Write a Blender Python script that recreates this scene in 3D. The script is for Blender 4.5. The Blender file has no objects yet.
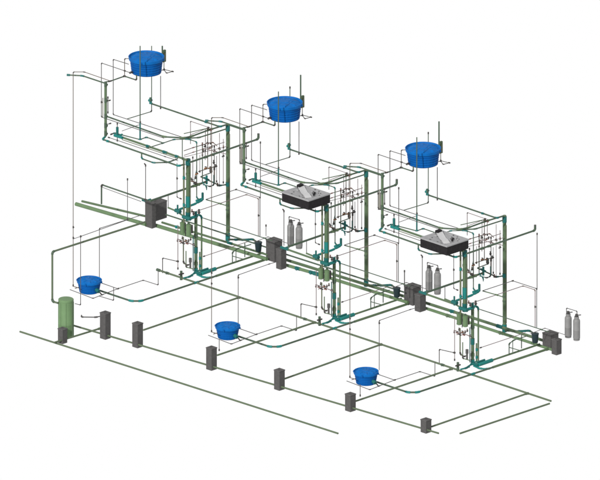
import bpy, bmesh, math, random
from mathutils import Vector, Matrix
random.seed(7)
S = bpy.context.scene
COL = S.collection
R = math.radians

# ------------------------------------------------------------------ camera, light, exposure
SC = 24.0                                  # drawing units per metre
ELEV = math.asin(0.33)
A_ = SC * math.sqrt(0.5); B_ = A_ * 0.33; C_ = SC * math.cos(ELEV)
OX, OY = 188.0, 275.0
def at(x, y, z):
    s = (x - OX) / A_; d = (y - OY + z * C_) / B_
    return Vector(((s + d) / 2, (s - d) / 2, z))
def at_u(x, y, u):                         # point on the vertical plane X = u
    v = (x - OX) / A_ - u
    return Vector((u, v, (OY + (u - v) * B_ - y) / C_))
def proj(p):
    return OX + (p.x + p.y) * A_, OY + (p.x - p.y) * B_ - p.z * C_

cam = bpy.data.cameras.new('camera'); cam.type = 'ORTHO'; cam.ortho_scale = 600 / SC
cam.clip_end = 400; cam.clip_start = 0.1
co = bpy.data.objects.new('camera', cam); COL.objects.link(co)
look = Vector((-math.cos(ELEV) * math.sqrt(.5), math.cos(ELEV) * math.sqrt(.5), -math.sin(ELEV)))
co.location = at(300, 240, 2.0) - look * 80
co.rotation_euler = look.to_track_quat('-Z', 'Y').to_euler()
S.camera = co

W = bpy.data.worlds.new('World'); S.world = W; W.use_nodes = True
bg = W.node_tree.nodes['Background']; bg.inputs[0].default_value = (1, 1, 1, 1); bg.inputs[1].default_value = 1.0
sl = bpy.data.lights.new('sun', 'SUN'); sl.energy = 5.0; sl.angle = R(3); sl.color = (1, .98, .95)
so = bpy.data.objects.new('sun', sl); COL.objects.link(so)
sd = Vector((-0.30, 0.86, -0.52)).normalized()
so.rotation_euler = sd.to_track_quat('-Z', 'Y').to_euler()
so.location = (0, 0, 30)
S.view_settings.view_transform = 'Standard'; S.view_settings.look = 'None'
S.view_settings.exposure = 0; S.view_settings.gamma = 1

# ------------------------------------------------------------------ materials
MATS = {}
def mat(name, col, rough=.5, var=.06, scale=3, metal=0, spec=.2, bump=0, bscale=40):
    m = bpy.data.materials.new(name); m.use_nodes = True
    nt = m.node_tree; bs = nt.nodes['Principled BSDF']
    tc = nt.nodes.new('ShaderNodeTexCoord'); nz = nt.nodes.new('ShaderNodeTexNoise')
    nz.inputs['Scale'].default_value = scale; nz.inputs['Detail'].default_value = 4
    nt.links.new(tc.outputs['Object'], nz.inputs['Vector'])
    rp = nt.nodes.new('ShaderNodeValToRGB')
    rp.color_ramp.elements[0].position = .3; rp.color_ramp.elements[1].position = .7
    rp.color_ramp.elements[0].color = (*[c * (1 - var) for c in col], 1)
    rp.color_ramp.elements[1].color = (*[min(1, c * (1 + var)) for c in col], 1)
    nt.links.new(nz.outputs['Fac'], rp.inputs[0]); nt.links.new(rp.outputs[0], bs.inputs['Base Color'])
    bs.inputs['Roughness'].default_value = rough; bs.inputs['Metallic'].default_value = metal
    bs.inputs['Specular IOR Level'].default_value = spec
    if bump:
        n2 = nt.nodes.new('ShaderNodeTexNoise'); n2.inputs['Scale'].default_value = bscale
        nt.links.new(tc.outputs['Object'], n2.inputs['Vector'])
        b = nt.nodes.new('ShaderNodeBump'); b.inputs['Strength'].default_value = bump
        b.inputs['Distance'].default_value = .02
        nt.links.new(n2.outputs['Fac'], b.inputs['Height']); nt.links.new(b.outputs[0], bs.inputs['Normal'])
    MATS[name] = m
mat('main', (.074, .122, .060))            # bright green collector
mat('drain', (.060, .094, .050))           # grey green drain pipe
mat('buried', (.066, .090, .054))          # grey green ground line
mat('dark', (.040, .064, .042))            # dark green pipe
mat('olive', (.075, .088, .050))
mat('teal', (.006, .115, .105))            # teal fittings
mat('tealdark', (.006, .078, .072))
mat('water', (.055, .053, .052))           # thin grey water tube
mat('brown', (.075, .058, .045))
mat('pink', (.115, .085, .085))
mat('joint', (.034, .031, .029))
mat('red', (.115, .050, .042))
mat('orange', (.17, .070, .025))
mat('beige', (.17, .168, .145))
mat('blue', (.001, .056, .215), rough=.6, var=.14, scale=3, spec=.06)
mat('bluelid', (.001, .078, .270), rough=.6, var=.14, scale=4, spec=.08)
mat('black', (.010, .009, .010), rough=.6, var=.25, scale=8, spec=.1)
mat('acrylic', (.195, .195, .20), rough=.4, var=.08, scale=7)
mat('acrylic_light', (.33, .33, .335), rough=.4, var=.05)
mat('concrete', (.056, .054, .054), rough=.85, var=.13, scale=9, bump=.35, spec=.1)
mat('lid_concrete', (.062, .060, .060), rough=.85, var=.2, scale=9, bump=.3, spec=.1)
mat('cistern', (.086, .148, .069), rough=.55, var=.06, scale=3)
mat('cabinet', (.008, .019, .023))
mat('steel', (.140, .140, .140), rough=.45, var=.06, scale=12, spec=.2)
mat('steeldark', (.045, .045, .045), rough=.5)

# ------------------------------------------------------------------ mesh helpers
def link(o): COL.objects.link(o)
def build(name, bm, m, parent=None, origin=None, smooth=True):
    bmesh.ops.recalc_face_normals(bm, faces=bm.faces)
    if origin is None: origin = parent['_o'] if parent else (0, 0, 0)
    bm.transform(Matrix.Translation(-Vector(origin)))
    me = bpy.data.meshes.new(name); bm.to_mesh(me); bm.free()
    for p in me.polygons: p.use_smooth = smooth
    if smooth:
        try: me.set_sharp_from_angle(angle=R(38))
        except Exception: pass
    me.materials.append(MATS[m])
    o = bpy.data.objects.new(name, me); link(o)
    if parent: o.parent = parent
    else: o.location = origin
    return o
def thing(name, loc, label, cat, group=None):
    o = bpy.data.objects.new(name, None); link(o); o.location = loc; o.empty_display_size = .1
    o['_o'] = [loc[0], loc[1], loc[2]]
    o['label'] = label; o['category'] = cat
    if group: o['group'] = group
    return o
def sub(name, bm, m, part, root, smooth=True):       # a sub-part under a part
    o = build(name, bm, m, None, root['_o'], smooth); o.location = (0, 0, 0); o.parent = part
    return o
def ring(bm, c, d, r, n):
    d = d.normalized()
    up = Vector((0, 0, 1)) if abs(d.z) < .9 else Vector((1, 0, 0))
    x = d.cross(up).normalized(); y = x.cross(d).normalized()
    return [bm.verts.new(c + x * (r * math.cos(2 * math.pi * i / n)) + y * (r * math.sin(2 * math.pi * i / n))) for i in range(n)]
def sweep(bm, pts, rad, n=12):
    rings = []
    for i, p in enumerate(pts):
        d = (pts[min(i + 1, len(pts) - 1)] - pts[max(i - 1, 0)])
        if d.length < 1e-6: d = pts[-1] - pts[0]
        rr = rad[i] if isinstance(rad, (list, tuple)) else rad
        rings.append(ring(bm, p, d, rr, n))
    for a, b in zip(rings, rings[1:]):
        best = min(range(n), key=lambda k: sum((a[j].co - b[(j + k) % n].co).length for j in (0, n // 3)))
        for j in range(n):
            bm.faces.new((a[j], a[(j + 1) % n], b[(j + 1 + best) % n], b[(j + best) % n]))
    bm.faces.new(rings[0]); bm.faces.new(rings[-1][::-1])
def cyl(bm, p, q, r, n=12): sweep(bm, [Vector(p), Vector(q)], r, n)
def lathe(bm, c, prof, n=48, ridge=None):
    rings = []
    for k, (r, z) in enumerate(prof):
        rings.append([bm.verts.new(Vector(c) + Vector((r * math.cos(2 * math.pi * i / n), r * math.sin(2 * math.pi * i / n),
                      z + (ridge(k, i) if ridge else 0)))) for i in range(n)])
    for a, b in zip(rings, rings[1:]):
        for i in range(n): bm.faces.new((a[i], a[(i + 1) % n], b[(i + 1) % n], b[i]))
    bm.faces.new(rings[0]); bm.faces.new(rings[-1][::-1])
def cube(bm, lo, hi, bev=0):
    r = bmesh.ops.create_cube(bm, size=1)
    lo, hi = Vector(lo), Vector(hi)
    for v in r['verts']:
        v.co = Vector([lo[i] + (v.co[i] + .5) * (hi[i] - lo[i]) for i in range(3)])
    if bev:
        es = list({e for v in r['verts'] for e in v.link_edges})
        bmesh.ops.bevel(bm, geom=es, offset=bev, segments=2, affect='EDGES', profile=.5)
def copy_tree(o, parent=None):
    c = o.copy(); link(c); c.parent = parent
    for ch in list(CH.get(o.name, [])):
        copy_tree(ch, c)
    return c
CH = {}

# ------------------------------------------------------------------ pipes
def path(pts, z=None, u=None):
    x, y = pts[0][:2]
    P = [at(x, y, z) if u is None else at_u(x, y, u)]
    for q in pts[1:]:
        cx, cy = proj(P[-1]); dx, dy = q[0] - cx, q[1] - cy
        mode = q[2] if len(q) > 2 else None
        p = P[-1].copy()
        if mode is None:
            if abs(dx) <= 1.2 and abs(dy) > 1.5: mode = 'Z'
            else:
                m = dy / dx if abs(dx) > 1e-6 else 9
                mode = 'U' if .18 < m < .55 else 'V' if -.55 < m < -.18 else 'H'
        if mode == 'Z': p.z -= dy / C_
        elif mode == 'U': du = dx / A_; p.x += du; p.z += (du * B_ - dy) / C_
        elif mode == 'V': dv = dx / A_; p.y += dv; p.z += (-dv * B_ - dy) / C_
        else:
            s = dx / A_; d = dy / B_; p.x += (s + d) / 2; p.y += (s - d) / 2
        P.append(p)
    return P
def run(root, pts, w, m='drain', fm=None, z=None, u=None, caps='', tees=(), elbow=True, part='pipe', valves=()):
    """one length of pipework: straight 'pipe' parts, 'elbow' parts at the bends, tees, end caps"""
    P = path(pts, z, u); r = w / SC / 2; fm = fm or m; n = 14 if w > 1.5 else 8
    k = len(P)
    ends = []
    for i in range(k - 1):
        a, b = P[i], P[i + 1]; L = (b - a).length; d = (b - a) / L
        t = min(r * 2.4 + .015, L * .42)
        a2 = a + d * t if i > 0 else a; b2 = b - d * t if i < k - 2 else b
        ends.append((a2, b2))
        bm = bmesh.new(); cyl(bm, a2, b2, r, n); build(part, bm, m, root)
    for i in range(1, k - 1):
        p0, p1, p2 = ends[i - 1][1], P[i], ends[i][0]
        bm = bmesh.new()
        cv = [p0.lerp(p1, t).lerp(p1.lerp(p2, t), t) for t in (0, .2, .4, .6, .8, 1)]
        g = 1.3 if w > 1.2 else 1.55
        sweep(bm, cv, r * g, n)
        build('elbow', bm, fm, root)
    for c, j, s in (('s', 0, 1), ('e', -1, -1)):
        if c in caps:
            d = (P[1] - P[0]).normalized() if j == 0 else (P[-2] - P[-1]).normalized()
            bm = bmesh.new(); rr = max(r * (1.5 if w < 2.4 else 1.1), .03)
            cyl(bm, P[j] - d * rr * .6, P[j] + d * rr * 2.2, rr, 10); build('end_cap', bm, 'joint' if w < 1.4 else fm, root)
    for tx, ty in tees:
        best = None
        for a, b in zip(P, P[1:]):
            for s in range(41):
                q = a.lerp(b, s / 40); X, Y = proj(q); dd = (X - tx) ** 2 + (Y - ty) ** 2
                if best is None or dd < best[0]: best = (dd, q, (b - a).normalized())
        _, q, d = best; rr = max(r * (1.3 if w < 2.4 else 1.12), .03); hl = max(r * 1.9, .042)
        bm = bmesh.new(); cyl(bm, q - d * hl, q + d * hl, rr, 12)
        sd_ = d.cross(Vector((0, 0, 1)))
        if sd_.length < .3: sd_ = Vector((1, 0, 0))
        cyl(bm, q, q + sd_.normalized() * rr * 1.45, rr * .8, 12)
        build('tee', bm, fm if w > 1.2 else 'joint', root)
    return P
def valve(root, x, y, s=1.0, m='red', hm='joint', u=None, z=None, axis='Z'):
    p = at(x, y, z) if u is None else at_u(x, y, u)
    k = s * .044
    ax = {'Z': Vector((0, 0, 1)), 'V': Vector((0, 1, 0)), 'U': Vector((1, 0, 0))}[axis]
    bm = bmesh.new()
    sweep(bm, [p - ax * k * 1.7, p - ax * k * 1.2, p - ax * k * 1.1, p - ax * k * .5, p, p + ax * k * .5, p + ax * k * 1.1, p + ax * k * 1.2, p + ax * k * 1.7],
          [k * .8, k * .8, k * .5, k * .65, k * .9, k * .65, k * .5, k * .8, k * .8], 10)
    o = build('valve', bm, m, root)
    bm = bmesh.new(); q = Vector((1, -1, 0)).normalized()
    if axis != 'Z': q = Vector((0, 0, 1))
    cyl(bm, p + q * k * .5, p + q * k * 1.6, k * .3, 8)
    cube(bm, p + q * k * 1.6 - Vector((k * .9, k * .9, k * .25)), p + q * k * 1.6 + Vector((k * .9, k * .9, k * .25)), k * .1)
    sub('handle', bm, hm, o, root)
    return o

UW = ['left', 'middle', 'right']
STEP = Vector((138.35 / A_, 0, 0))
def net(name, label, cat, group, fn, z0, units=(0, 1, 2), labels=None):
    """build one pipework thing for the first house it stands in, then copy it to the other houses"""
    x, y, z = z0
    root = thing(name, tuple(at(x, y, z)), label.replace('{U}', UW[units[0]]), cat, group if len(units) > 1 else None)
    fn(root)
    kids = {}
    for o in COL.objects:
        if o.parent: kids.setdefault(o.parent.name, []).append(o)
    base = root.location.copy()
    def cp(o, par):
        c = o.copy(); link(c); c.parent = par
        for g in kids.get(o.name, []): cp(g, c)
        return c
    out = [root]
    for un in units[1:]:
        c = cp(root, None); c.location = base + STEP * un; c['label'] = label.replace('{U}', UW[un]); out.append(c)
    if units[0]: root.location = base + STEP * units[0]
    return out

# ------------------------------------------------------------------ water tanks
def water_tank(root, cx, cy, z, rt, rb, h):
    c = at(cx, cy, z)
    bm = bmesh.new(); prof = [(rb * .96, 0), (rb, .012)]
    N = 5; T = rt * .915
    for i in range(N):
        rr = lambda f: rb + (T - rb) * f
        for f, q in ((.07, .962), (.17, 1.0), (.5, 1.008), (.83, 1.0), (.93, .962)):
            F = (i + f) / N; prof.append((rr(F) * q, h * .76 * F + .012))
    prof += [(T, h * .79)]
    lathe(bm, c, prof, 96)
    for v in bm.verts:                     # upright flutes in the moulded wall
        d = v.co - c
        if h * .05 < d.z < h * .5:
            a = math.atan2(d.y, d.x); k = 1 - .012 * max(0, math.cos(a * 24)) ** 4
            v.co.x = c.x + d.x * k; v.co.y = c.y + d.y * k
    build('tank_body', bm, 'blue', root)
    bm = bmesh.new()
    lathe(bm, c, [(T * 1.003, h * .765), (rt * .955, h * .768), (rt * .965, h * .785), (T * 1.003, h * .79)], 64)
    build('rim', bm, 'blue', root)
    bm = bmesh.new(); n = 64
    prof = [(rt * .93, h * .795), (rt * .975, h * .80), (rt * .995, h * .93), (rt * 1.0, h * .975), (rt * .985, h * .99), (rt * .955, h * .985), (rt * .92, h * .90), (rt * .84, h * .90), (rt * .76, h * .95), (rt * .5, h * .995), (rt * .26, h * 1.0), (rt * .23, h * 1.03), (rt * .02, h * 1.035)]
    lathe(bm, c, prof, n, lambda k, i: (.03 if (i % 8) in (0, 1) and 8 <= k <= 9 else 0))
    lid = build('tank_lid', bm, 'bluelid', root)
    for k in range(4):
        bm = bmesh.new()
        a = k * math.pi / 2 + .5
        p = c + Vector((math.cos(a) * rt * .99, math.sin(a) * rt * .99, h * .88))
        cube(bm, p - Vector((.03, .03, .05)), p + Vector((.03, .03, .03)), .006)
        sub('lid_clip', bm, 'blue', lid, root)
    return c
def upper_tank(root):
    c = water_tank(root, 146.4, 72.4, 7.62, .75, .62, 16.4 / C_)
    bm = bmesh.new(); q = Vector((1, 0, 0))
    cyl(bm, c + Vector((-.2, -.64, .12)), c + Vector((-.2, -.78, .12)), .045); build('outlet_flange', bm, 'joint', root)
net('water_tank', 'large round blue water tank with ribbed side and lid, topmost on the {U} house', 'water tank', 'large blue roof water tanks', upper_tank, (146.4, 72.4, 7.62))
def lower_tank(root):
    c = water_tank(root, 89.3, 291.6, .05, .53, .41, 12.2 / C_)
    bm = bmesh.new(); p = at(97, 289.5, .25); 
    cyl(bm, c + Vector((.34, -.02, .22)), c + Vector((.58, -.02, .15)), .085); build('outlet_flange', bm, 'tealdark', root)
lt_lab = ['small blue water tank with lid beside the tall green cistern', 'small blue water tank above the second manhole from the middle of the front row', 'small blue water tank farthest right, low in front of the right house']
ts = net('water_tank', 'x', 'water tank', 'small blue ground water tanks', lower_tank, (89.3, 291.6, .05))
lt_lab[1] = 'small blue water tank in the middle, low in front of the middle house'
for t, l in zip(ts, lt_lab): t['label'] = l

# ------------------------------------------------------------------ hot tubs
def hot_tub(root):
    c0 = at(282 - 138.35, 201.3 - 45.65, 5.15)       # left bottom corner
    L = 26.5 / A_; D = 21.6 / A_; H = 9.6 / C_
    x0, y0, z0 = c0
    bm = bmesh.new(); 
    o_ = [(x0, y0), (x0 + L, y0), (x0 + L, y0 + D), (x0, y0 + D)]; t_ = .035
    i_ = [(x0 + t_, y0 + t_), (x0 + L - t_, y0 + t_), (x0 + L - t_, y0 + D - t_), (x0 + t_, y0 + D - t_)]
    V = [[bm.verts.new((px, py, pz)) for px, py in q] for q, pz in ((o_, z0), (o_, z0 + H - .045), (i_, z0 + H - .045), (i_, z0))]
    for r1, r2 in zip(V, V[1:]):
        for k in range(4): bm.faces.new((r1[k], r1[(k + 1) % 4], r2[(k + 1) % 4], r2[k]))
    for k in range(4): bm.faces.new((V[3][k], V[3][(k + 1) % 4], V[0][(k + 1) % 4], V[0][k]))
    tubskirt = build('skirt', bm, 'black', root, smooth=False)
    # sculpted acrylic shell as a height field: rim, basin, reclining seats
    bm = bmesh.new(); nx, ny = 56, 46; g = []
    def hgt(a, b):
        e = min(a, 1 - a, b, 1 - b)
        z = 0
        da = max(abs(a - .5) - .36, 0); 
        inside = max(0, min(1, (e - .08) / .09))
        basin = -.055 * inside
        seat = max(0, min(1, (.40 - abs(b - .62)) / .06)) if .12 < a < .46 else 0
        if .10 < a < .44 and .52 < b < .86: basin = max(basin, -.01 - .08 * max(0, (a - .14)) * inside)
        if .60 < a < .86 and .12 < b < .50: basin = max(basin, (-.03 + .014 * math.cos((b - .3) * 18)) * inside)
        if .18 < a < .30 and .12 < b < .88: basin = max(basin, -.03 * inside)
        if .45 < a < .9 and .74 < b < .88: basin = max(basin, -.025 * inside)
        return basin
    for i in range(nx + 1):
        g.append([bm.verts.new((x0 - .02 + (L + .04) * i / nx, y0 - .02 + (D + .04) * j / ny, z0 + H + hgt(i / nx, j / ny))) for j in range(ny + 1)])
    for i in range(nx):
        for j in range(ny): bm.faces.new((g[i][j], g[i + 1][j], g[i + 1][j + 1], g[i][j + 1]))
    rim = [g[i][0] for i in range(nx + 1)] + [g[nx][j] for j in range(1, ny + 1)] + [g[i][ny] for i in range(nx - 1, -1, -1)] + [g[0][j] for j in range(ny - 1, 0, -1)]
    low = [bm.verts.new(v.co - Vector((0, 0, .05))) for v in rim]
    for k in range(len(rim)):
        k2 = (k + 1) % len(rim); bm.faces.new((rim[k], rim[k2], low[k2], low[k]))
    fl = [bm.verts.new((v.co.x + (x0 + L / 2 - v.co.x) * .04, v.co.y + (y0 + D / 2 - v.co.y) * .04, v.co.z)) for v in low]
    for k in range(len(low)):
        k2 = (k + 1) % len(low); bm.faces.new((low[k], low[k2], fl[k2], fl[k]))
    build('tub_shell', bm, 'acrylic', root)
    # white recliner running across the basin
    bm = bmesh.new(); cs = []
    pa = [(.13, .72, .07), (.27, .62, .02), (.45, .49, -.015), (.62, .36, .03), (.82, .22, .0)]
    for s in (-1, 1):
        for zo in (0, -.03):
            cs.append([bm.verts.new((x0 + L * (a + .045 * s), y0 + D * (b + .095 * s), z0 + H + z + zo)) for a, b, z in pa])
    a0, a1, b0, b1 = cs
    for i in range(4):
        bm.faces.new((a0[i], a0[i + 1], b0[i + 1], b0[i])); bm.faces.new((a1[i], a1[i + 1], b1[i + 1], b1[i]))
        bm.faces.new((a0[i], a0[i + 1], a1[i + 1], a1[i])); bm.faces.new((b0[i], b0[i + 1], b1[i + 1], b1[i]))
    bm.faces.new((a0[0], b0[0], b1[0], a1[0])); bm.faces.new((a0[4], b0[4], b1[4], a1[4]))
    build('recliner', bm, 'acrylic_light', root)
    bm = bmesh.new(); p = Vector((x0 + L * .10, y0 + D * .72, z0 + H + .03))
    cube(bm, p - Vector((.09, .14, .03)), p + Vector((.09, .14, .12)), .04); build('headrest', bm, 'black', root)
    bm = bmesh.new(); p = Vector((x0 + L * .76, y0 + D * .56, z0 + H - .03))
    for k in range(3):
        q = p + Vector((-.07 * k + .02, .1 * k - .05, 0)); cyl(bm, q, q + Vector((0, 0, .06)), .035)
        cyl(bm, q + Vector((0, 0, .05)), q + Vector((-.1, 0, .075)), .014)
    build('tap', bm, 'black', root)
    for a, b in ((.2, .3), (.24, .5), (.2, .66), (.5, .92), (.66, .9), (.8, .8), (.88, .66), (.55, .12), (.7, .1), (.3, .08), (.74, .78)):
        bm = bmesh.new(); q = Vector((x0 + L * a, y0 + D * b, z0 + H + hgt(a, b)))
        cyl(bm, q - Vector((0, 0, .01)), q + Vector((0, 0, .012)), .032); build('jet', bm, 'steeldark', root)
net('hot_tub', 'square hot tub with black skirt and grey basin, upper floor of the {U} house', 'hot tub', 'two hot tubs on the upper floor', hot_tub, (282 - 138.35, 201.3 - 45.65, 5.15), units=(1, 2))

# ------------------------------------------------------------------ gas cylinders
def cylinder(x, y, z):
    def f(root):
        c = at(x, y, z); r = .148
        bm = bmesh.new()
        lathe(bm, c, [(r * .88, 0), (r * .92, .01), (r * .92, .05), (r * .8, .055), (r * .96, .08), (r, .11), (r, .44), (r * 1.015, .445), (r * 1.015, .465), (r, .47), (r, .83), (r * .97, .87), (r * .86, .91), (r * .6, .94), (r * .2, .95)], 28)
        build('cylinder_body', bm, 'steel', root)
        bm = bmesh.new()
        lathe(bm, c, [(r * .58, .93), (r * .68, .935), (r * .68, 1.04), (r * .56, 1.04), (r * .54, .96)], 20); build('collar', bm, 'steel', root)
        bm = bmesh.new(); cyl(bm, c + Vector((0, 0, .91)), c + Vector((0, 0, 1.12)), .035)
        cyl(bm, c + Vector((-.05, -.05, 1.08)), c + Vector((.13, .13, 1.11)), .022); 
        v = build('valve', bm, 'steeldark', root)
        bm = bmesh.new(); cyl(bm, c + Vector((0, 0, 1.12)), c + Vector((0, 0, 1.145)), .06); sub('handle', bm, 'joint', v, root)
    return f
GU = ['left', 'middle', 'right']
for nm, x, y, wd in (('a', 290.7 - 138.35, 245.6 - 45.65, 'left'), ('b', 299.1 - 138.35, 248.2 - 45.65, 'right')):
    r = net('gas_cylinder', 'x', 'gas cylinder', 'grey gas cylinders standing in pairs', cylinder(x, y, .6), (x, y, .6), units=(1, 2))
    r[0]['label'] = f'grey gas cylinder, {wd} of the pair under the middle hot tub'.replace('middle', 'left')
    r[1]['label'] = f'grey gas cylinder, {wd} of the pair under the right hot tub'
    x3, y3 = (568.2, 337.2) if nm == 'a' else (576.6, 340.0)
    c = thing('gas_cylinder', tuple(at(x3, y3, .6)), f'grey gas cylinder, {wd} of the pair standing alone at the far right', 'gas cylinder', 'grey gas cylinders standing in pairs')
    for ch in [o for o in COL.objects if o.parent == r[0]]:
        k = ch.copy(); link(k); k.parent = c
        for g in [o for o in COL.objects if o.parent == ch]:
            q = g.copy(); link(q); q.parent = k
def manifold(x, y):
    def f(root):
        run(root, [(x, y + 5.5), (x, y), (x + 10.5, y + 3.2), (x + 10.5, y + 7)], .7, 'steeldark', z=1.9)
    return f
mn = [('thin looped gas tube joining the cylinder pair under the left hot tub', 289, 216.5), ('thin looped gas tube joining the cylinder pair under the right hot tub', 427.3, 262.3), ('thin looped gas tube joining the far right cylinder pair', 566.5, 308)]
for l, x, y in mn:
    root = thing('gas_tube', tuple(at(x, y, 1.9)), l, 'gas tube', 'gas tubes joining cylinder pairs'); manifold(x, y)(root)

# ------------------------------------------------------------------ boxes in the ground line
def block(name, label, cat, group, x, yb, z, wu, wv, hpx, m='concrete', lid='lid_concrete', lip=.012):
    """x,yb = front bottom corner in drawing units; wu, wv = widths; hpx = height"""
    p = at(x, yb, z); wu /= A_; wv /= A_; h = hpx / C_
    lo = (p.x - wu, p.y, z); hi = (p.x, p.y + wv, z + h)
    root = thing(name, (p.x - wu / 2, p.y + wv / 2, z), label, cat, group)
    bm = bmesh.new(); cube(bm, lo, (hi[0], hi[1], hi[2] - .05), .01); 
    b = build('chamber', bm, m, root, smooth=False)
    bm = bmesh.new(); cube(bm, (lo[0] - lip, lo[1] - lip, hi[2] - .049), (hi[0] + lip, hi[1] + lip, hi[2]), .01)
    l = build('cover', bm, lid, root, smooth=False)
    bm = bmesh.new(); cx = (lo[0] + hi[0]) / 2; cy = (lo[1] + hi[1]) / 2
    sweep(bm, [Vector((cx - .05, cy, hi[2])), Vector((cx - .04, cy, hi[2] + .02)), Vector((cx + .04, cy, hi[2] + .02)), Vector((cx + .05, cy, hi[2]))], .007, 6)
    sub('lift_ring', bm, 'joint', l, root)
    return root
ords = ['front row inspection box against the green cistern, shortest at the left end', 'dark grey inspection box, second from the left in the front row',
        'dark grey inspection box, third from the left in the front row', 'dark grey inspection box just below the middle small blue tank',
        'dark grey inspection box between the middle and right small blue tanks', 'dark grey inspection box just below the right small blue tank',
        'dark grey inspection box, last at the right end of the front row']
for l, x, yb, w, h in zip(ords, (62.6, 105.3, 137.6, 211.5, 279.4, 350.4, 426), (344.3, 340, 348.5, 371, 391, 412.3, 433.8), (9.6, 11, 11, 11, 11, 11, 11), (14.6, 26, 24, 22, 19.7, 17, 13)):
    block('inspection_box', l, 'inspection box', 'small inspection boxes along the front line', x, yb, -.15 + (x - 74) * .001536, w / 2, w / 2, h)
gb = [('far left street box', 154, 222, 9, 13, 17.5, 152, 228.8, 7, 4, 25),
      ('x', 274.4, 262.5, 8.5, 8, 20.5, 281, 270, 5, 5.5, 20),
      ('x', 412.8, 306, 8.8, 8.4, 18, 420, 312.5, 5.4, 6, 17),
      ('x', 550.6, 349.5, 8.2, 8, 14.5, 556.5, 355.5, 5, 5.2, 15)]
wl = ['at the left end of the thick green pipes', 'below the left gas cylinders', 'below the second gas cylinder pair', 'beside the far right gas cylinders']
for g, w in zip(gb, wl):
    block('valve_chamber', 'wide dark grey concrete chamber ' + w, 'chamber', 'wide concrete chambers', g[1], g[2], 0, g[3], g[4], g[5])
    block('inspection_box', 'narrow dark grey box against the chamber ' + w, 'inspection box', 'narrow boxes against the wide chambers', g[6], g[7], 0, g[8], g[9], g[10])
def meterbox(root):
    p = at(258.4, 251.2, .3); h = 9.6 / C_
    bm = bmesh.new(); lathe(bm, p, [(.112, 0), (.120, .015), (.138, h * .5), (.142, h * .55), (.146, h * .86)], 28); build('tub_body', bm, 'cabinet', root)
    bm = bmesh.new(); lathe(bm, p, [(.150, h * .865), (.160, h * .87), (.162, h * .94), (.150, h * .97), (.05, h)], 28); l = build('lid', bm, 'cabinet', root)
    bm = bmesh.new(); cube(bm, p + Vector((-.03, -.012, h - .01)), p + Vector((.03, .012, h + .025)), .006); sub('handle', bm, 'joint', l, root)
net('grease_trap', 'small near black tub between the green column and concrete chamber of the {U} house', 'grease trap', 'small near black tubs', meterbox, (258.4, 252.3, .3))

# green cistern
c = at(66, 336.2, -.15); root = thing('cistern', tuple(c), 'tall green upright cylinder behind the first front inspection box', 'cistern')
bm = bmesh.new(); rc = 7.5 / SC; H = 37.5 / C_
lathe(bm, c, [(rc * .97, 0), (rc, .02), (rc, H * .33), (rc * 1.012, H * .335), (rc * 1.012, H * .35), (rc, H * .355), (rc, H - .10)], 24); build('cistern_body', bm, 'cistern', root)
bm = bmesh.new(); lathe(bm, c, [(rc * .98, H - .10), (rc * 1.03, H - .095), (rc * 1.03, H - .02), (rc * .96, H), (rc * .1, H + .01)], 24); l = build('cistern_lid', bm, 'cistern', root)
bm = bmesh.new()
for k in range(8):
    a = k * math.pi / 4; p = c + Vector((math.cos(a) * (rc + .004), math.sin(a) * (rc + .004), 0)); cyl(bm, p + Vector((0, 0, .03)), p + Vector((0, 0, H - .12)), .014, 6)
build('rib', bm, 'cistern', root)

# ------------------------------------------------------------------ single pipes of the site
def pipe(name, label, cat, pts, w, m, z=0, group=None, **kw):
    root = thing(name, tuple(at(pts[0][0], pts[0][1], z)), label, cat, group); run(root, pts, w, m, z=z, **kw); return root
MP = 'main_pipe'; BP = 'branch_pipe'
pipe(MP, 'thickest green main pipe, from its open left end to the leftmost chamber', 'main pipe', [(76, 204), (146, 224.4)], 3.9, 'main', 0)
pipe(MP, 'thinner green pipe just above the thickest main at the left end', 'main pipe', [(82, 201.2), (147, 216.6)], 2.3, 'drain', 0)
pipe(MP, 'thick green main pipe under the left shaft between first and second chambers', 'main pipe', [(155, 225.2), (267, 259.1)], 3.9, 'main', 0)
pipe(MP, 'middle green main pipe under the left shaft, first to second chamber', 'main pipe', [(162, 222.4), (230, 243.2), (268, 255)], 2.2, 'drain', .12, tees=[(177, 226)], fm='teal')
pipe(MP, 'upper dark pipe under the left shaft running to the second chamber', 'main pipe', [(166, 214.6), (268, 247.8)], 1.5, 'dark', .5)
pipe(MP, 'lowest green main pipe under the middle shaft, second to third chamber', 'main pipe', [(284, 264.5), (317, 274), (408, 302.5)], 3.3, 'main', 0, tees=[(298, 268.5), (312, 272.5)], fm='tealdark')
pipe(MP, 'middle green main pipe under the middle shaft, second to third chamber', 'main pipe', [(285, 259.5), (408, 297.5)], 3.0, 'drain', .12)
pipe(MP, 'upper dark pipe under the middle shaft running to the third chamber', 'main pipe', [(285, 254), (405, 292.5)], 1.6, 'dark', .5)
pipe(MP, 'lower green main pipe under the right shaft ending at the far right chamber', 'main pipe', [(422, 307), (554, 350.3)], 3.0, 'main', 0, tees=[(450, 316), (500, 332.5)], fm='drain')
pipe(MP, 'upper green main pipe under the right shaft to the far right chamber', 'main pipe', [(424, 302.3), (500, 326.6), (545, 341)], 3.0, 'drain', .12, tees=[(452, 311)], fm='tealdark')
pipe(BP, 'green pipe on a level above the left mains, ending in the leftmost chamber top', 'branch pipe', [(101.5, 204), (101.5, 184.6), (148, 200.6)], 1.6, 'dark', .9, fm='joint', tees=[(146, 200)])
pipe('water_tube', 'thin tube running just under the dark pipe left of the leftmost chamber', 'water tube', [(102, 187.2), (141, 201.5)], .6, 'water', .9)
pipe(BP, 'green pipe climbing from the cistern side up to the leftmost chamber', 'branch pipe', [(58, 303), (52.3, 301.5), (52.3, 251.8), (145, 222)], 2.0, 'buried', 1.35, fm='dark')
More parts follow.
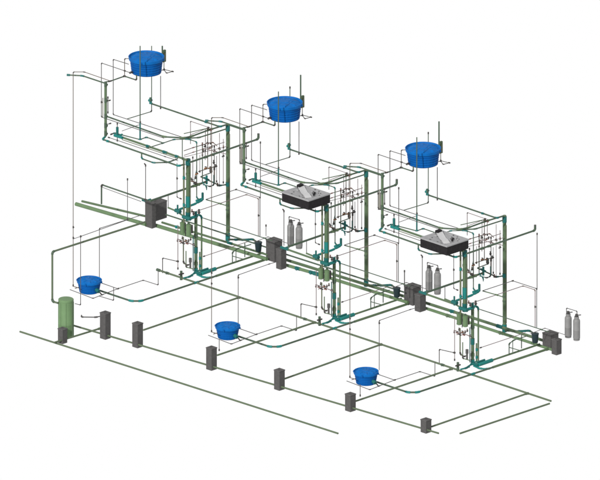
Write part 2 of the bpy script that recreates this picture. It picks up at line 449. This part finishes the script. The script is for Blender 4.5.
pipe(BP, 'longest foreground green pipe across the bottom left, below every box', 'branch pipe', [(20, 331.6), (338, 433.4)], 1.9, 'buried', -.1)
pipe(BP, 'green pipe threading all the inspection boxes of the front row', 'branch pipe', [(74, 325.6), (438.5, 433.2)], 1.9, 'buried', 0)
pipe(BP, 'long green pipe running below all three shafts to the right end', 'branch pipe', [(157.6, 269.8), (551, 401)], 2.0, 'buried', 0, caps='s', tees=[(163.5, 271.5), (301, 317.5), (440, 364)], fm='dark')
br = [((54, 342.6), (99.5, 328.6), 'green cross pipe joining the two leftmost front inspection boxes'), ((143.4, 330), (238.5, 297.6), 'green cross pipe rising right from the third front inspection box'),
      ((217.3, 355.2), (314, 322.6), 'green cross pipe rising right from the box under the middle small tank'), ((285, 378.6), (380.5, 344.6), 'green cross pipe rising right from the box between small tanks'),
      ((356, 401), (451, 369), 'green cross pipe rising right from the box under the right small tank'), ((431.6, 426.6), (527, 393.5), 'green cross pipe rising right from the last front inspection box'),
      ((460, 433.4), (549.5, 403.5), 'green cross pipe at the bottom right corner, joined to no box')]
for a, b, l in br: pipe(BP, l, 'branch pipe', [a, b], 1.9, 'buried', max(0, (a[0] - 74) * .001536) if 'corner' not in l else .5, group='cross pipes rising right from the front row', tees=[b] if l[0:1] == 'g' and 'corner' not in l else ())
pipe('water_tube', 'thin grey tube with a kinked end, left of the second front inspection box', 'water tube', [(81.5, 315), (82.5, 317), (96, 317.2), (99.6, 316.4)], 1.2, 'water', .7)

# ------------------------------------------------------------------ repeated pipework of the three houses
G = 'pipework repeated in each of the three houses'
def riser(root):
    run(root, [(136.6, 75), (136.6, 80.2), (124.5, 76.2), (110, 81.3), (106, 81.9)], 1.3, 'dark', 'joint', z=7.75, tees=[(124.5, 76.2)])
    P = run(root, [(105.6, 82), (105.6, 136.6), (102.2, 139.2, 'V'), (178.5, 166), (184.5, 164.3)], 1.7, 'dark', 'teal', z=7.45, tees=[(108, 141)])
    run(root, [(105.6, 83), (105.6, 136)], 2.7, 'drain', z=7.42, tees=[(105.6, 84.5), (105.6, 100.5), (105.6, 116), (105.6, 125), (105.6, 133)], fm='dark', part='riser_pipe')
    run(root, [(141.6, 153.4), (141.6, 158.6), (153.4, 162.8), (168, 162.4), (177.5, 158.8)], 1.4, 'dark', 'tealdark', z=P[3].z)
net('drain_stack', 'dark pipe stepping from the {U} roof tank outlet down its tall riser to the shaft', 'drain stack', G, riser, (105.6, 136, 5.1))
def roofbranch(root):
    run(root, [(67.5, 75), (82.5, 75.8), (104.8, 83.2)], 1.5, 'dark', 'tealdark', z=7.4, caps='s')
net('roof_pipe', 'dark green roof pipe reaching left from the riser top of the {U} house', 'roof pipe', G, roofbranch, (82.5, 75.8, 7.4))
def longthin(root):
    run(root, [(110, 80.9), (84.3, 72), (73.2, 72, 'H'), (73.2, 286)], .75, 'brown', 'joint', z=7.6, caps='e', tees=[(73.2, 225), (73.2, 239)])
net('water_tube', 'longest thin vertical tube, dropping from {U} house roof to its small blue tank', 'water tube', G, longthin, (73.2, 286, -1.8))
def tankfeeds(root):
    run(root, [(128.6, 64.2), (113.2, 59.4), (113.2, 114.6), (181, 136.8)], .75, 'water', 'joint', z=8.05)
    run(root, [(131.5, 73.2), (101.4, 63), (101.4, 117), (105.2, 118.4), (164, 138.2)], .75, 'water', 'joint', z=7.95, tees=[(101.4, 101.5), (125, 71)])
    run(root, [(130, 58.6), (124.6, 58.7), (124.6, 76)], .75, 'brown', 'joint', z=8.2)
    run(root, [(102.8, 98), (102.8, 117)], 1.0, 'beige', z=6.3)
    run(root, [(107.9, 97), (107.9, 113)], .9, 'water', 'joint', z=6.2, caps='se'); run(root, [(107.9, 101), (110, 100.3)], .8, 'joint', z=6.05, caps='e')
net('water_tube', 'bundle of thin supply tubes left of the {U} roof tank, dropping to the upper floor', 'water tube', G, tankfeeds, (113.2, 114.6, 5.5))
def ventfront(root):
    run(root, [(140.1, 46 ), (140.1, 124)], 1.05, 'dark', z=5.1 + 93 / C_, tees=[(140.1, 123)], fm='teal')
    run(root, [(140.1, 123), (140.1, 139.3)], 1.5, 'tealdark', z=5.1 + 16.3 / C_)
    run(root, [(111, 134.4), (114.4, 133), (140.1, 139.6, 'U'), (146.4, 137.2), (163.8, 143.2)], 1.1, 'dark', 'tealdark', z=5.1, caps='s')
    run(root, [(140.3, 124.4), (122, 131)], .6, 'water', z=5.75)
net('vent_pipe', 'green vertical vent pipe passing in front of the {U} roof tank', 'vent pipe', G, ventfront, (140.1, 139, 5.1))
# pipes that show above each tank, cut shorter on the left house
for k, (y1, y2) in enumerate(((46, 46), (87, 75), (132.5, 121.5))):
    dx, dy = 138.35 * k, 45.65 * k
    root = thing('vent_pipe', tuple(at(151.6 + dx, 112 + dy, 5)), f'thin pipe behind the {UW[k]} roof tank, dropping past a teal elbow', 'vent pipe', G)
    P = at(151.6 + dx, 103 + dy, 5.1); zt = 5.1 + (103 + dy - y1) / C_
    run(root, [(151.6 + dx, y1), (151.6 + dx, 111.5 + dy), (127 + dx, 119 + dy)], .9, 'dark', 'joint', z=zt, caps='s' if k else '', tees=[(151.6 + dx, 100 + dy)])
    root = thing('vent_pipe', tuple(at(163 + dx, 60 + dy, 8)), f'green panel filter on a vent pipe at the right rim of the {UW[k]} roof tank', 'vent pipe', G)
    run(root, [(162.3 + dx, y2), (162.3 + dx, 56 + dy)], 1.5, 'dark', z=8.2 + (56 + dy - y2) / C_)
    p = at(163.9 + dx, 62 + dy, 7.85)
    bm = bmesh.new(); cube(bm, (p.x - .05, p.y - .09, p.z), (p.x + .05, p.y + .09, p.z + .53), .02); b = build('filter_case', bm, 'drain', root, smooth=False)
    bm = bmesh.new(); cube(bm, (p.x + .052, p.y - .06, p.z + .05), (p.x + .075, p.y + .06, p.z + .42), .008); sub('filter_grille', bm, 'olive', b, root, False)
    run(root, [(164 + dx, 61 + dy), (164 + dx, 69.5 + dy), (173 + dx, 71.6 + dy)], .8, 'beige', 'joint', z=7.85, caps='e')
    run(root, [(160.4 + dx, 70.4 + dy), (164 + dx, 69.8 + dy, 'V'), (166.5 + dx, 73.2 + dy, 'H'), (173 + dx, 71.4 + dy)], .8, 'joint', z=7.7)
def v160(root): run(root, [(160.6, 76), (160.6, 108.6)], .75, 'water', z=6.7, caps='e')
net('water_tube', 'thin tube ending in a dot, right below the {U} roof tank', 'water tube', G, v160, (160.6, 108, 5.2))
def longbeam(root):
    run(root, [(150.6, 97.5), (150.6, 103.4), (220, 126.8), (226, 124.9)], 1.6, 'dark', 'tealdark', z=5.4, tees=[(206.5, 122.2)])
    bm = bmesh.new(); p = at(150.6, 101.5, 5.2)
    cyl(bm, p - Vector((0, 0, .10)), p + Vector((0, 0, .16)), .062); cyl(bm, p + Vector((-.10, 0, .03)), p + Vector((.02, 0, .03)), .055); build('socket', bm, 'teal', root)
net('roof_pipe', 'dark pipe from a teal elbow under the {U} roof tank to the green column', 'roof pipe', G, longbeam, (150.6, 103, 5.1))
def column(root):
    run(root, [(227.8, 124), (227.8, 240)], 3.7, 'drain', z=5.08, part='column_pipe')
    for y0, y1, m, w in ((125, 131, 'tealdark', 4.5), (182, 186, 'teal', 4.3), (204, 206, 'dark', 4.2), (233, 240.5, 'teal', 4.7), (209, 210.5, 'dark', 4.2)):
        run(root, [(227.8, y0), (227.8, y1)], w, m, z=5.08 - (y0 - 124) / C_, part='collar')
    run(root, [(229.6, 134), (229.6, 232)], 1.0, 'olive', z=4.7, part='side_tube')
    run(root, [(226, 124.8), (208.8, 130), (192, 136.2), (183.5, 138, 'H'), (164, 136.8, 'H'), (107.8, 116.8)], 1.6, 'dark', 'drain', z=5.1, tees=[(181, 138), (212, 129.4)])
    run(root, [(226, 129), (199, 137.6), (184, 138.6, 'H')], 1.4, 'dark', z=5.0)
    run(root, [(228, 239.4), (244, 239.9), (252.6, 239.2), (256, 241.4)], 1.8, 'dark', 'tealdark', z=.1, tees=[(236, 239.7), (248, 239.6)])
    run(root, [(226.5, 184.6), (219.8, 185.6), (207, 179.6), (200.8, 176.8)], 1.4, 'dark', 'tealdark', z=2.4, tees=[(219.8, 185.6)])
net('drain_riser', 'thick green column with teal collars at the right of the {U} house, carrying upper beams', 'drain column', G, column, (227.8, 240, 0))
def shaft(root):
    run(root, [(188, 159), (188, 219)], 4.0, 'drain', z=5.0, part='shaft_pipe')
    run(root, [(183.8, 160), (183.8, 224)], 1.8, 'olive', 'teal', z=5.0, tees=[(183.8, 178), (183.8, 205)], part='shaft_pipe')
    run(root, [(190.4, 164), (190.4, 214)], .8, 'olive', z=4.8)
    for y0, y1, m, w in ((159, 165, 'tealdark', 5.2), (173, 175, 'drain', 4.6), (196, 207, 'teal', 4.6), (212, 220, 'tealdark', 5)):
        run(root, [(188, y0), (188, y1)], w, m, z=5.0 - (y0 - 159) / C_, part='collar')
    run(root, [(119.5, 136.4), (165, 152.2), (186.7, 160)], 2.1, 'drain', 'tealdark', z=5.1, tees=[(148, 146.4), (165, 152.2), (177, 157)])
    run(root, [(108.5, 137.4), (165, 156.6), (178, 160.8)], .7, 'water', 'joint', z=5.1, caps='s')
    run(root, [(122, 139.6), (176, 158)], .8, 'olive', z=5.1)
    run(root, [(117.3, 123), (117.3, 141)], .8, 'water', z=5.6, caps='se')
    run(root, [(117.3, 127.2), (117.3, 136.8)], 2.7, 'tealdark', z=5.5, part='trap')
    run(root, [(114.5, 135.3), (122.5, 137.8)], 3.0, 'teal', z=5.12, part='trap'); run(root, [(117, 136.3), (122.2, 134.6)], 2.2, 'teal', z=5.14, part='trap')
    run(root, [(147, 148.3), (162.8, 143.2), (173.8, 139.5), (186.7, 139.2, 'H'), (190, 139.6, 'H'), (196.7, 142, 'U'), (196.7, 198), (200, 199.4)], 1.0, 'dark', 'tealdark', z=5.1)
    run(root, [(168.2, 195.8), (168.2, 207)], .7, 'water', z=3.0)
    run(root, [(107, 124.4), (110.6, 123.4)], .8, 'joint', z=5.3, caps='e')
    run(root, [(190, 162.3), (258.4, 139), (258.4, 134)], 1.9, 'dark', 'dark', z=4.95, tees=[(205, 157.2), (213, 154.4)])
    run(root, [(258.4, 138), (258.4, 133.6)], 2.4, 'water', z=5.02, part='socket')
net('drain_shaft', 'thick vertical green shaft of the {U} house with teal collars and its upper floor branches', 'drain shaft', G, shaft, (188, 219, 2.3))
def midlevel(root):
    run(root, [(202.6, 192.6), (202.6, 200), (194, 204.4), (181.5, 208.6), (177.4, 210.2)], 1.8, 'teal', 'teal', z=2.95, tees=[(199, 202), (190, 205.4)])
    run(root, [(202.6, 193), (202.6, 199.4)], 2.4, 'tealdark', z=2.93, part='socket')
    run(root, [(196.5, 201), (202.8, 198.9)], 3.0, 'teal', z=2.6, part='socket')
    run(root, [(168, 207.6), (177, 211.4), (185.6, 217.8, 'U'), (189.6, 218.6, 'H'), (198, 214.6), (201.6, 216, 'U'), (201.6, 272)], 1.7, 'drain', 'teal', z=2.5)
    run(root, [(175.5, 210.2), (180.3, 211.9)], 4.0, 'tealdark', z=2.52, part='trap'); run(root, [(177.6, 205), (177.6, 214)], 1.8, 'tealdark', z=2.75, part='trap')
    run(root, [(183, 216.6), (190.5, 219)], 3.8, 'tealdark', z=2.5, part='trap'); run(root, [(188, 219.2), (197, 216)], 3.2, 'teal', z=2.45, part='trap')
    run(root, [(195.9, 211.6), (195.9, 216.4)], 2.6, 'tealdark', z=2.7, part='socket')
    run(root, [(195.9, 217), (195.9, 271.5)], 3.2, 'drain', z=2.4, part='down_pipe')
    for y0, y1, m in ((234, 237, 'dark'), (247, 253, 'tealdark'), (262, 265, 'drain'), (268, 272.5, 'teal')):
        run(root, [(195.9, y0), (195.9, y1)], 4.0, m, z=2.4 - (y0 - 217) / C_, part='collar')
    run(root, [(199.8, 252), (199.8, 271)], 1.6, 'drain', 'teal', z=.95, tees=[(199.8, 258), (199.8, 266)])
    run(root, [(193.2, 236), (193.2, 271)], 1.0, 'tealdark', z=1.6)
    run(root, [(206, 199.6), (220, 203.6), (226.3, 205.6)], 1.1, 'drain', z=2.6)
    valve(root, 199, 211.6, 1.3, 'joint', z=2.7); valve(root, 193.6, 213.2, 1.1, 'joint', z=2.7); valve(root, 192, 210.8, .9, 'red', z=2.8)
net('drain_branch', 'teal elbows and twin down pipes at mid height below the {U} shaft', 'drain branch', G, midlevel, (195.9, 271, 0))
def canisters(root, ):
    for x, y in ((182.6, 233.2), (188.6, 235.2)):
        p = at(x, y, 1.75); bm = bmesh.new(); lathe(bm, p, [(.09, 0), (.115, .02), (.115, .06), (.108, .065), (.108, .42), (.115, .425), (.115, .47), (.06, .5)], 16)
        c = build('canister', bm, 'main', root)
        bm = bmesh.new(); lathe(bm, p + Vector((0, 0, .5)), [(.05, 0), (.05, .05), (.02, .06)], 10); sub('cap', bm, 'dark', c, root)
    run(root, [(191.8, 225), (191.8, 233)], 2.2, 'joint', z=2.0, part='socket')
    run(root, [(185.5, 222.5), (185.5, 236)], .9, 'joint', z=2.1)
net('filter_canister', 'pair of small green canisters hanging below the {U} shaft over the main pipes', 'canister', G, canisters, (185, 234, 1.75))
def undersink(root):
    zz = 1.4
    for i, (x, y, m, ax) in enumerate(((177.6, 240.4, 'pink', 'Z'), (180.6, 241.6, 'red', 'U'), (182.4, 238, 'joint', 'Z'), (185.6, 241, 'orange', 'V'), (188.4, 240.6, 'pink', 'Z'), (187, 243.6, 'red', 'U'), (193.6, 245, 'joint', 'U'), (183.4, 243.4, 'joint', 'U'), (190.6, 239, 'brown', 'Z'))):
        valve(root, x, y, .85, m, z=zz, axis=ax)
    run(root, [(177.9, 225), (177.9, 269)], .7, 'pink', z=2.2, caps='e', tees=[(177.9, 261)])
    run(root, [(177.6, 239), (194, 245)], .9, 'pink', z=1.45); run(root, [(180, 243.4), (189.5, 240.2)], .8, 'brown', z=1.4)
    run(root, [(183.4, 237), (183.4, 262.6), (187, 265.4, 'U'), (190.6, 264)], 1.2, 'olive', 'joint', z=1.6)
    run(root, [(186, 251), (186, 267), (193, 269)], 1.0, 'drain', 'joint', z=1.0)
    run(root, [(190.3, 259), (190.3, 268)], 2.0, 'water', z=.7, part='trap', caps='s')
    run(root, [(177.6, 261.4), (162.6, 258), (162.6, 273)], .8, 'joint', z=.55, caps='s')
    run(root, [(181.2, 271), (181.2, 279)], 2.6, 'dark', z=.3, part='trap', caps='e'); run(root, [(179, 274.6), (183.6, 273.4)], 1.6, 'joint', z=.2)
net('water_manifold', 'red and brown valves with thin drop tubes under the green canisters, {U} house', 'water manifold', G, undersink, (181, 279, 0))
def ground(root):
    run(root, [(184, 278), (190, 276.6), (195, 272.6), (199, 270.4)], 1.7, 'teal', 'tealdark', z=.05, tees=[(191.5, 275.5)])
    run(root, [(100, 290.6), (131, 301), (141, 301, 'H'), (196, 282.6), (216, 276)], 1.9, 'dark', 'teal', z=0)
    run(root, [(216, 276), (272, 257.4), (279, 255)], 2.4, 'drain', z=0)
    run(root, [(197, 274.6), (203, 277.2, 'U'), (211.4, 277.6, 'H'), (217, 275.6)], 1.7, 'teal', 'teal', z=0)
    run(root, [(202, 273.4), (215.4, 268.8)], 3.9, 'teal', z=.1, part='trap'); run(root, [(200, 271), (208, 268.4)], 2.0, 'tealdark', z=.2, part='trap')
    run(root, [(196, 272.4), (202, 274)], 3.2, 'tealdark', z=.05, part='trap')
    run(root, [(215, 269), (263, 252.8)], 1.9, 'drain', z=.05)
    run(root, [(232.4, 262.6), (232.4, 252.4), (237, 248.8, 'V'), (251, 244.4, 'V')], 1.0, 'dark', z=.1); run(root, [(244.8, 257), (244.8, 243)], 1.0, 'dark', z=.1)
    run(root, [(232.4, 256), (244.8, 259.6)], .9, 'dark', z=.35); run(root, [(236, 262), (236, 250)], .8, 'dark', z=.1)
net('drain_branch', 'ground level drain from the {U} small blue tank past teal traps to a chamber', 'drain branch', G, ground, (196, 282.6, 0))
def thinmid(root):
    run(root, [(206, 199.4), (236, 189.5), (260, 197.3), (260, 236)], .75, 'water', 'joint', z=2.6, tees=[(236, 189.5)])
    run(root, [(193, 212.4), (246.4, 194.6), (258.4, 198.6), (258.4, 236)], .75, 'pink', 'brown', z=2.6, tees=[(258.4, 215)])
    run(root, [(260.4, 142), (260.4, 198)], .75, 'water', 'joint', z=5.0, caps='s')
    run(root, [(201.3, 217.4), (264.6, 238.2), (272, 240.6)], .95, 'dark', z=1.4)
    run(root, [(203.6, 256.4), (248, 241.6)], .7, 'pink', z=.9, caps='s')
net('water_tube', 'thin tubes looping right of the {U} green column down to the dark tub', 'water tube', G, thinmid, (260, 236, .9))
def fresh(root):
    uu = -2.0
    run(root, [(190.5, 144), (190.5, 121.2), (209, 127.6)], .65, 'pink', 'joint', u=uu, caps='e')
    for x, y0, y1, w, m in ((207.7, 129, 168, .8, 'brown'), (205.4, 128.6, 147, .6, 'pink'), (202.4, 143, 182, .95, 'dark'), (210.6, 127.6, 144, .6, 'pink'), (214.3, 146, 166, .8, 'water'), (214.3, 168, 184, 1.3, 'brown'),
                            (219.5, 133, 186, .55, 'pink'), (223.3, 139, 183, .6, 'pink'), (192.8, 157, 180, .7, 'pink'), (199.8, 155, 172, .55, 'pink'), (205.2, 150, 160, .7, 'pink'), (216.6, 156, 182, .55, 'water')):
        run(root, [(x, y0), (x, y1)], w, m, u=uu, caps='e' if w < .7 else 's')
    for a, m, w in (([(184, 150.8), (193.3, 147.6), (208.3, 143.2), (213, 142.4, 'V'), (217, 146, 'H')], 'brown', .8), ([(184, 155.4), (193.3, 152.2), (224.3, 142.2)], 'pink', .7),
                    ([(183, 157.4), (227, 146.4)], 'pink', .55), ([(202, 148.2), (226, 154)], 'pink', .7), ([(184, 133.6), (209, 128)], 'drain', .9), ([(209, 127.6), (190, 135)], 'pink', .6)):
        run(root, a, w, m, 'red', u=uu + .05)
    rs = [(202.4, 144.4), (205, 146.4), (207.4, 143.6), (203.4, 150.6), (209.6, 148.4), (211.8, 146.6), (214.4, 151.4), (219.4, 149), (223.4, 147), (223.2, 156.4), (202.4, 154.6), (208, 129), (210.6, 130.2), (216, 152.6)]
    for i, (x, y) in enumerate(rs): valve(root, x, y, .8, ('red', 'joint', 'pink', 'brown')[i % 4], u=uu + .1, axis='ZVUZV'[i % 5])
net('water_manifold', 'red and brown valve cluster hanging between the {U} shaft and column tops', 'water manifold', G, fresh, (207, 168, 3.2))
def freshlow(root):
    uu = -1.2
    run(root, [(198.3, 171.6), (209.3, 168.2), (216, 166.2)], .9, 'brown', 'orange', u=uu); run(root, [(200.7, 176.6), (211.8, 172.4), (211.8, 167)], 1.0, 'dark', 'joint', u=uu)
    run(root, [(210.4, 166.6), (210.4, 172)], 2.1, 'water', u=uu, part='trap'); valve(root, 213.8, 162, 1.1, 'joint', u=uu); valve(root, 215.4, 166.6, 1.1, 'joint', u=uu, axis='V'); valve(root, 205.6, 168.2, .9, 'orange', u=uu, axis='V')
    run(root, [(206.6, 175.6), (206.6, 184)], 2.3, 'teal', u=uu, part='trap'); run(root, [(204, 177.6), (209, 180)], 1.8, 'tealdark', u=uu, part='trap')
    run(root, [(213.8, 175), (213.8, 185), (210, 186.6, 'V'), (203, 184.6, 'U')], 1.0, 'tealdark', 'joint', u=uu); run(root, [(202.4, 182), (206.6, 187, 'U'), (206.6, 190)], .9, 'teal', u=uu)
    run(root, [(150, 201), (196.6, 185), (207, 181.4)], 2.1, 'dark', 'drain', u=uu, tees=[(198, 184.4), (194, 185.8)])
    for i, (x, y) in enumerate(((183.6, 178.4), (190.6, 179.4), (192.6, 181.4), (195.4, 177.4), (196.6, 174), (195, 183.6), (217.6, 184.6))): valve(root, x, y, .95, ('orange', 'joint', 'red', 'brown')[i % 4], u=uu, axis='ZVU'[i % 3])
    run(root, [(183, 178.6), (199, 183.8)], .8, 'brown', u=uu); run(root, [(193.4, 184), (196.4, 170)], .6, 'teal', u=uu)
    run(root, [(177, 163), (177, 197.2), (181, 198.8)], .65, 'water', 'joint', u=uu, caps='e', tees=[(177, 178)])
net('basin_pipework', 'teal trap and valves at mid height, on the sloping pipe crossing the {U} shaft', 'basin pipework', G, freshlow, (207, 184, 2))
def stem1(root): run(root, [(145.6, 165), (145.6, 200)], .75, 'water', z=2.4, caps='s'); run(root, [(145.6, 165), (144.4, 163.6, 'V')], 1.4, 'joint', z=2.4)
net('water_tube', 'thin upright tube with a dark tip rising left of the chamber, {U} house', 'water tube', G, stem1, (145.6, 200, .9))
for k, (y0, y1) in enumerate(((178.8, 220), (225, 236), (270.6, 295))):
    x = 127.5 + 138.5 * k
    root = thing('water_tube', tuple(at(x, y1, .6)), ['thin upright tube with a dark tip crossing the leftmost green main pipes', 'short dotted upright tube on top of the second wide chamber', 'thin upright tube on the left edge of the third wide chamber'][k], 'water tube')
    run(root, [(x, y0), (x, y1)], 1.0 if k == 2 else .65, 'water', z=.6 + (y1 - y0) / C_, caps='se' if k < 1 else 's')
def lowerfeed(root):
    run(root, [(75, 288.4), (79, 287.2), ], .8, 'water', z=.3)
    run(root, [(70, 289.6), (93, 298.4, 'U'), (102.6, 294.6), (118, 288.6), (143.2, 280.2), (158.2, 285), (158.2, 270.5)], .75, 'water', 'joint', z=.1, tees=[(118, 288.8)])
    run(root, [(102, 283.2), (118, 288.8)], .75, 'water', z=.4)
    run(root, [(73.6, 286.4), (79, 288)], .8, 'brown', z=.4); run(root, [(99, 291.5), (102, 295)], 1.3, 'joint', z=.1)
net('water_tube', 'thin tube framing the foot of the {U} small blue tank and zigzagging right', 'water tube', G, lowerfeed, (93, 298.4, 0))
def leftbox(root):
    run(root, [(113.6, 287.2), (113.6, 300.4), (99, 296)], .75, 'water', 'joint', z=.6)
pipe('water_tube', 'thin rectangular loop right of the leftmost small blue tank', 'water tube', [(113.6, 287.2), (113.6, 300.4), (99, 296)], .75, 'water', .6, fm='joint')
pipe('water_tube', 'thin tube from the cistern up past the left small tank and right toward the chamber', 'water tube', [(75, 303.6), (80.6, 305), (80.6, 236.4), (127, 220)], .7, 'water', .8, fm='joint', tees=[(80.6, 236.4)])
pipe('water_tube', 'thin tube dropping into the rim of the left small tank', 'water tube', [(99.4, 277), (99.4, 228.4), (143, 214.6)], .7, 'water', .7, fm='joint')
pipe('water_tube', 'thin tube joining the left tall vertical tube to its right neighbour', 'water tube', [(73.2, 239), (80.6, 236.4)], .6, 'water', 1)
for k, (x, y, y1) in enumerate(((238.2, 275, 324), (379.2, 320.5, 370))):
    pipe('water_tube', f'thin tube dropping to the {UW[k+1]} small blue tank from a chamber', 'water tube', [(x, y1), (x, y), (x + 31, y - 11), (x + 40, y - 13.6)], .7, 'water', .7, fm='joint', tees=[(x, y + 2)])
    pipe('water_tube', f'short thin tube hanging under the {UW[k+1]} small blue tank', 'water tube', [(x - 19, y + 64), (x - 19, y + 75.5)], .75, 'water', .3, caps='e')
for k in range(3):
    dx, dy = 138.4 * k, 45.65 * k
    pipe('gas_tube', f'thin gas tube arching from the {UW[k]} house dark tub toward the gas cylinders', 'gas tube', [(253.6 + dx, 242.4 + dy), (268 + dx, 236.8 + dy), (288 + dx, 243.4 + dy)] , .6, 'water', 1.0)
for k, dx, dy in ((1, 0, 0), (2, 138.35, 45.65)):
    p = at(241 + dx, 163.5 + dy, 5.3); root = thing('sleeve_pipe', tuple(p), f'pale grey sleeve pipe beside the {UW[k]} riser', 'sleeve pipe', 'pale sleeve pipes beside the risers')
    run(root, [(241 + dx, 147 + dy), (241 + dx, 163 + dy)], 3.0, 'beige', z=6.0, part='sleeve'); run(root, [(239.6 + dx, 163.5 + dy), (242.4 + dx, 163.6 + dy)], 1.5, 'joint', z=5.3, part='foot')
for k in range(2):
    pipe('roof_pipe', f'short dark pipe between the {UW[k]} green column top and the next riser', 'roof pipe', [(230 + 138.35 * k, 125.3 + 45.65 * k), (244 + 138.35 * k, 130 + 45.65 * k)], 1.6, 'dark', 5.1)
pipe('vent_pipe', 'thin dark upright tube joining the upper beam to the left shaft top', 'vent pipe', [(182.3, 138), (182.3, 160)], .9, 'dark', 6)
# teal fittings where the first branch enters the leftmost chamber
for k, (x, y) in enumerate(((146, 201), (284.4, 248.4), (423, 293))):
    w = ['leftmost chamber', 'second wide chamber', 'third wide chamber'][k]
    root = thing('pipe_fitting', tuple(at(x, y, 1.0)), f'teal tee fitting on top of the {w}', 'pipe fitting', 'teal fittings on the chambers')
    run(root, [(x - 3.4, y - 1.2), (x + 4, y + 1.3)], 2.8, 'tealdark', z=1.0, part='socket'); run(root, [(x, y), (x + 4.6, y - 1.6)], 2.2, 'tealdark', z=1.0, part='socket')
    if k: run(root, [(x + 4, y + 1.4), (x + 34, y + 12)], 2.0, 'drain', z=1.0)

for o in COL.objects:
    if '_o' in o: del o['_o']
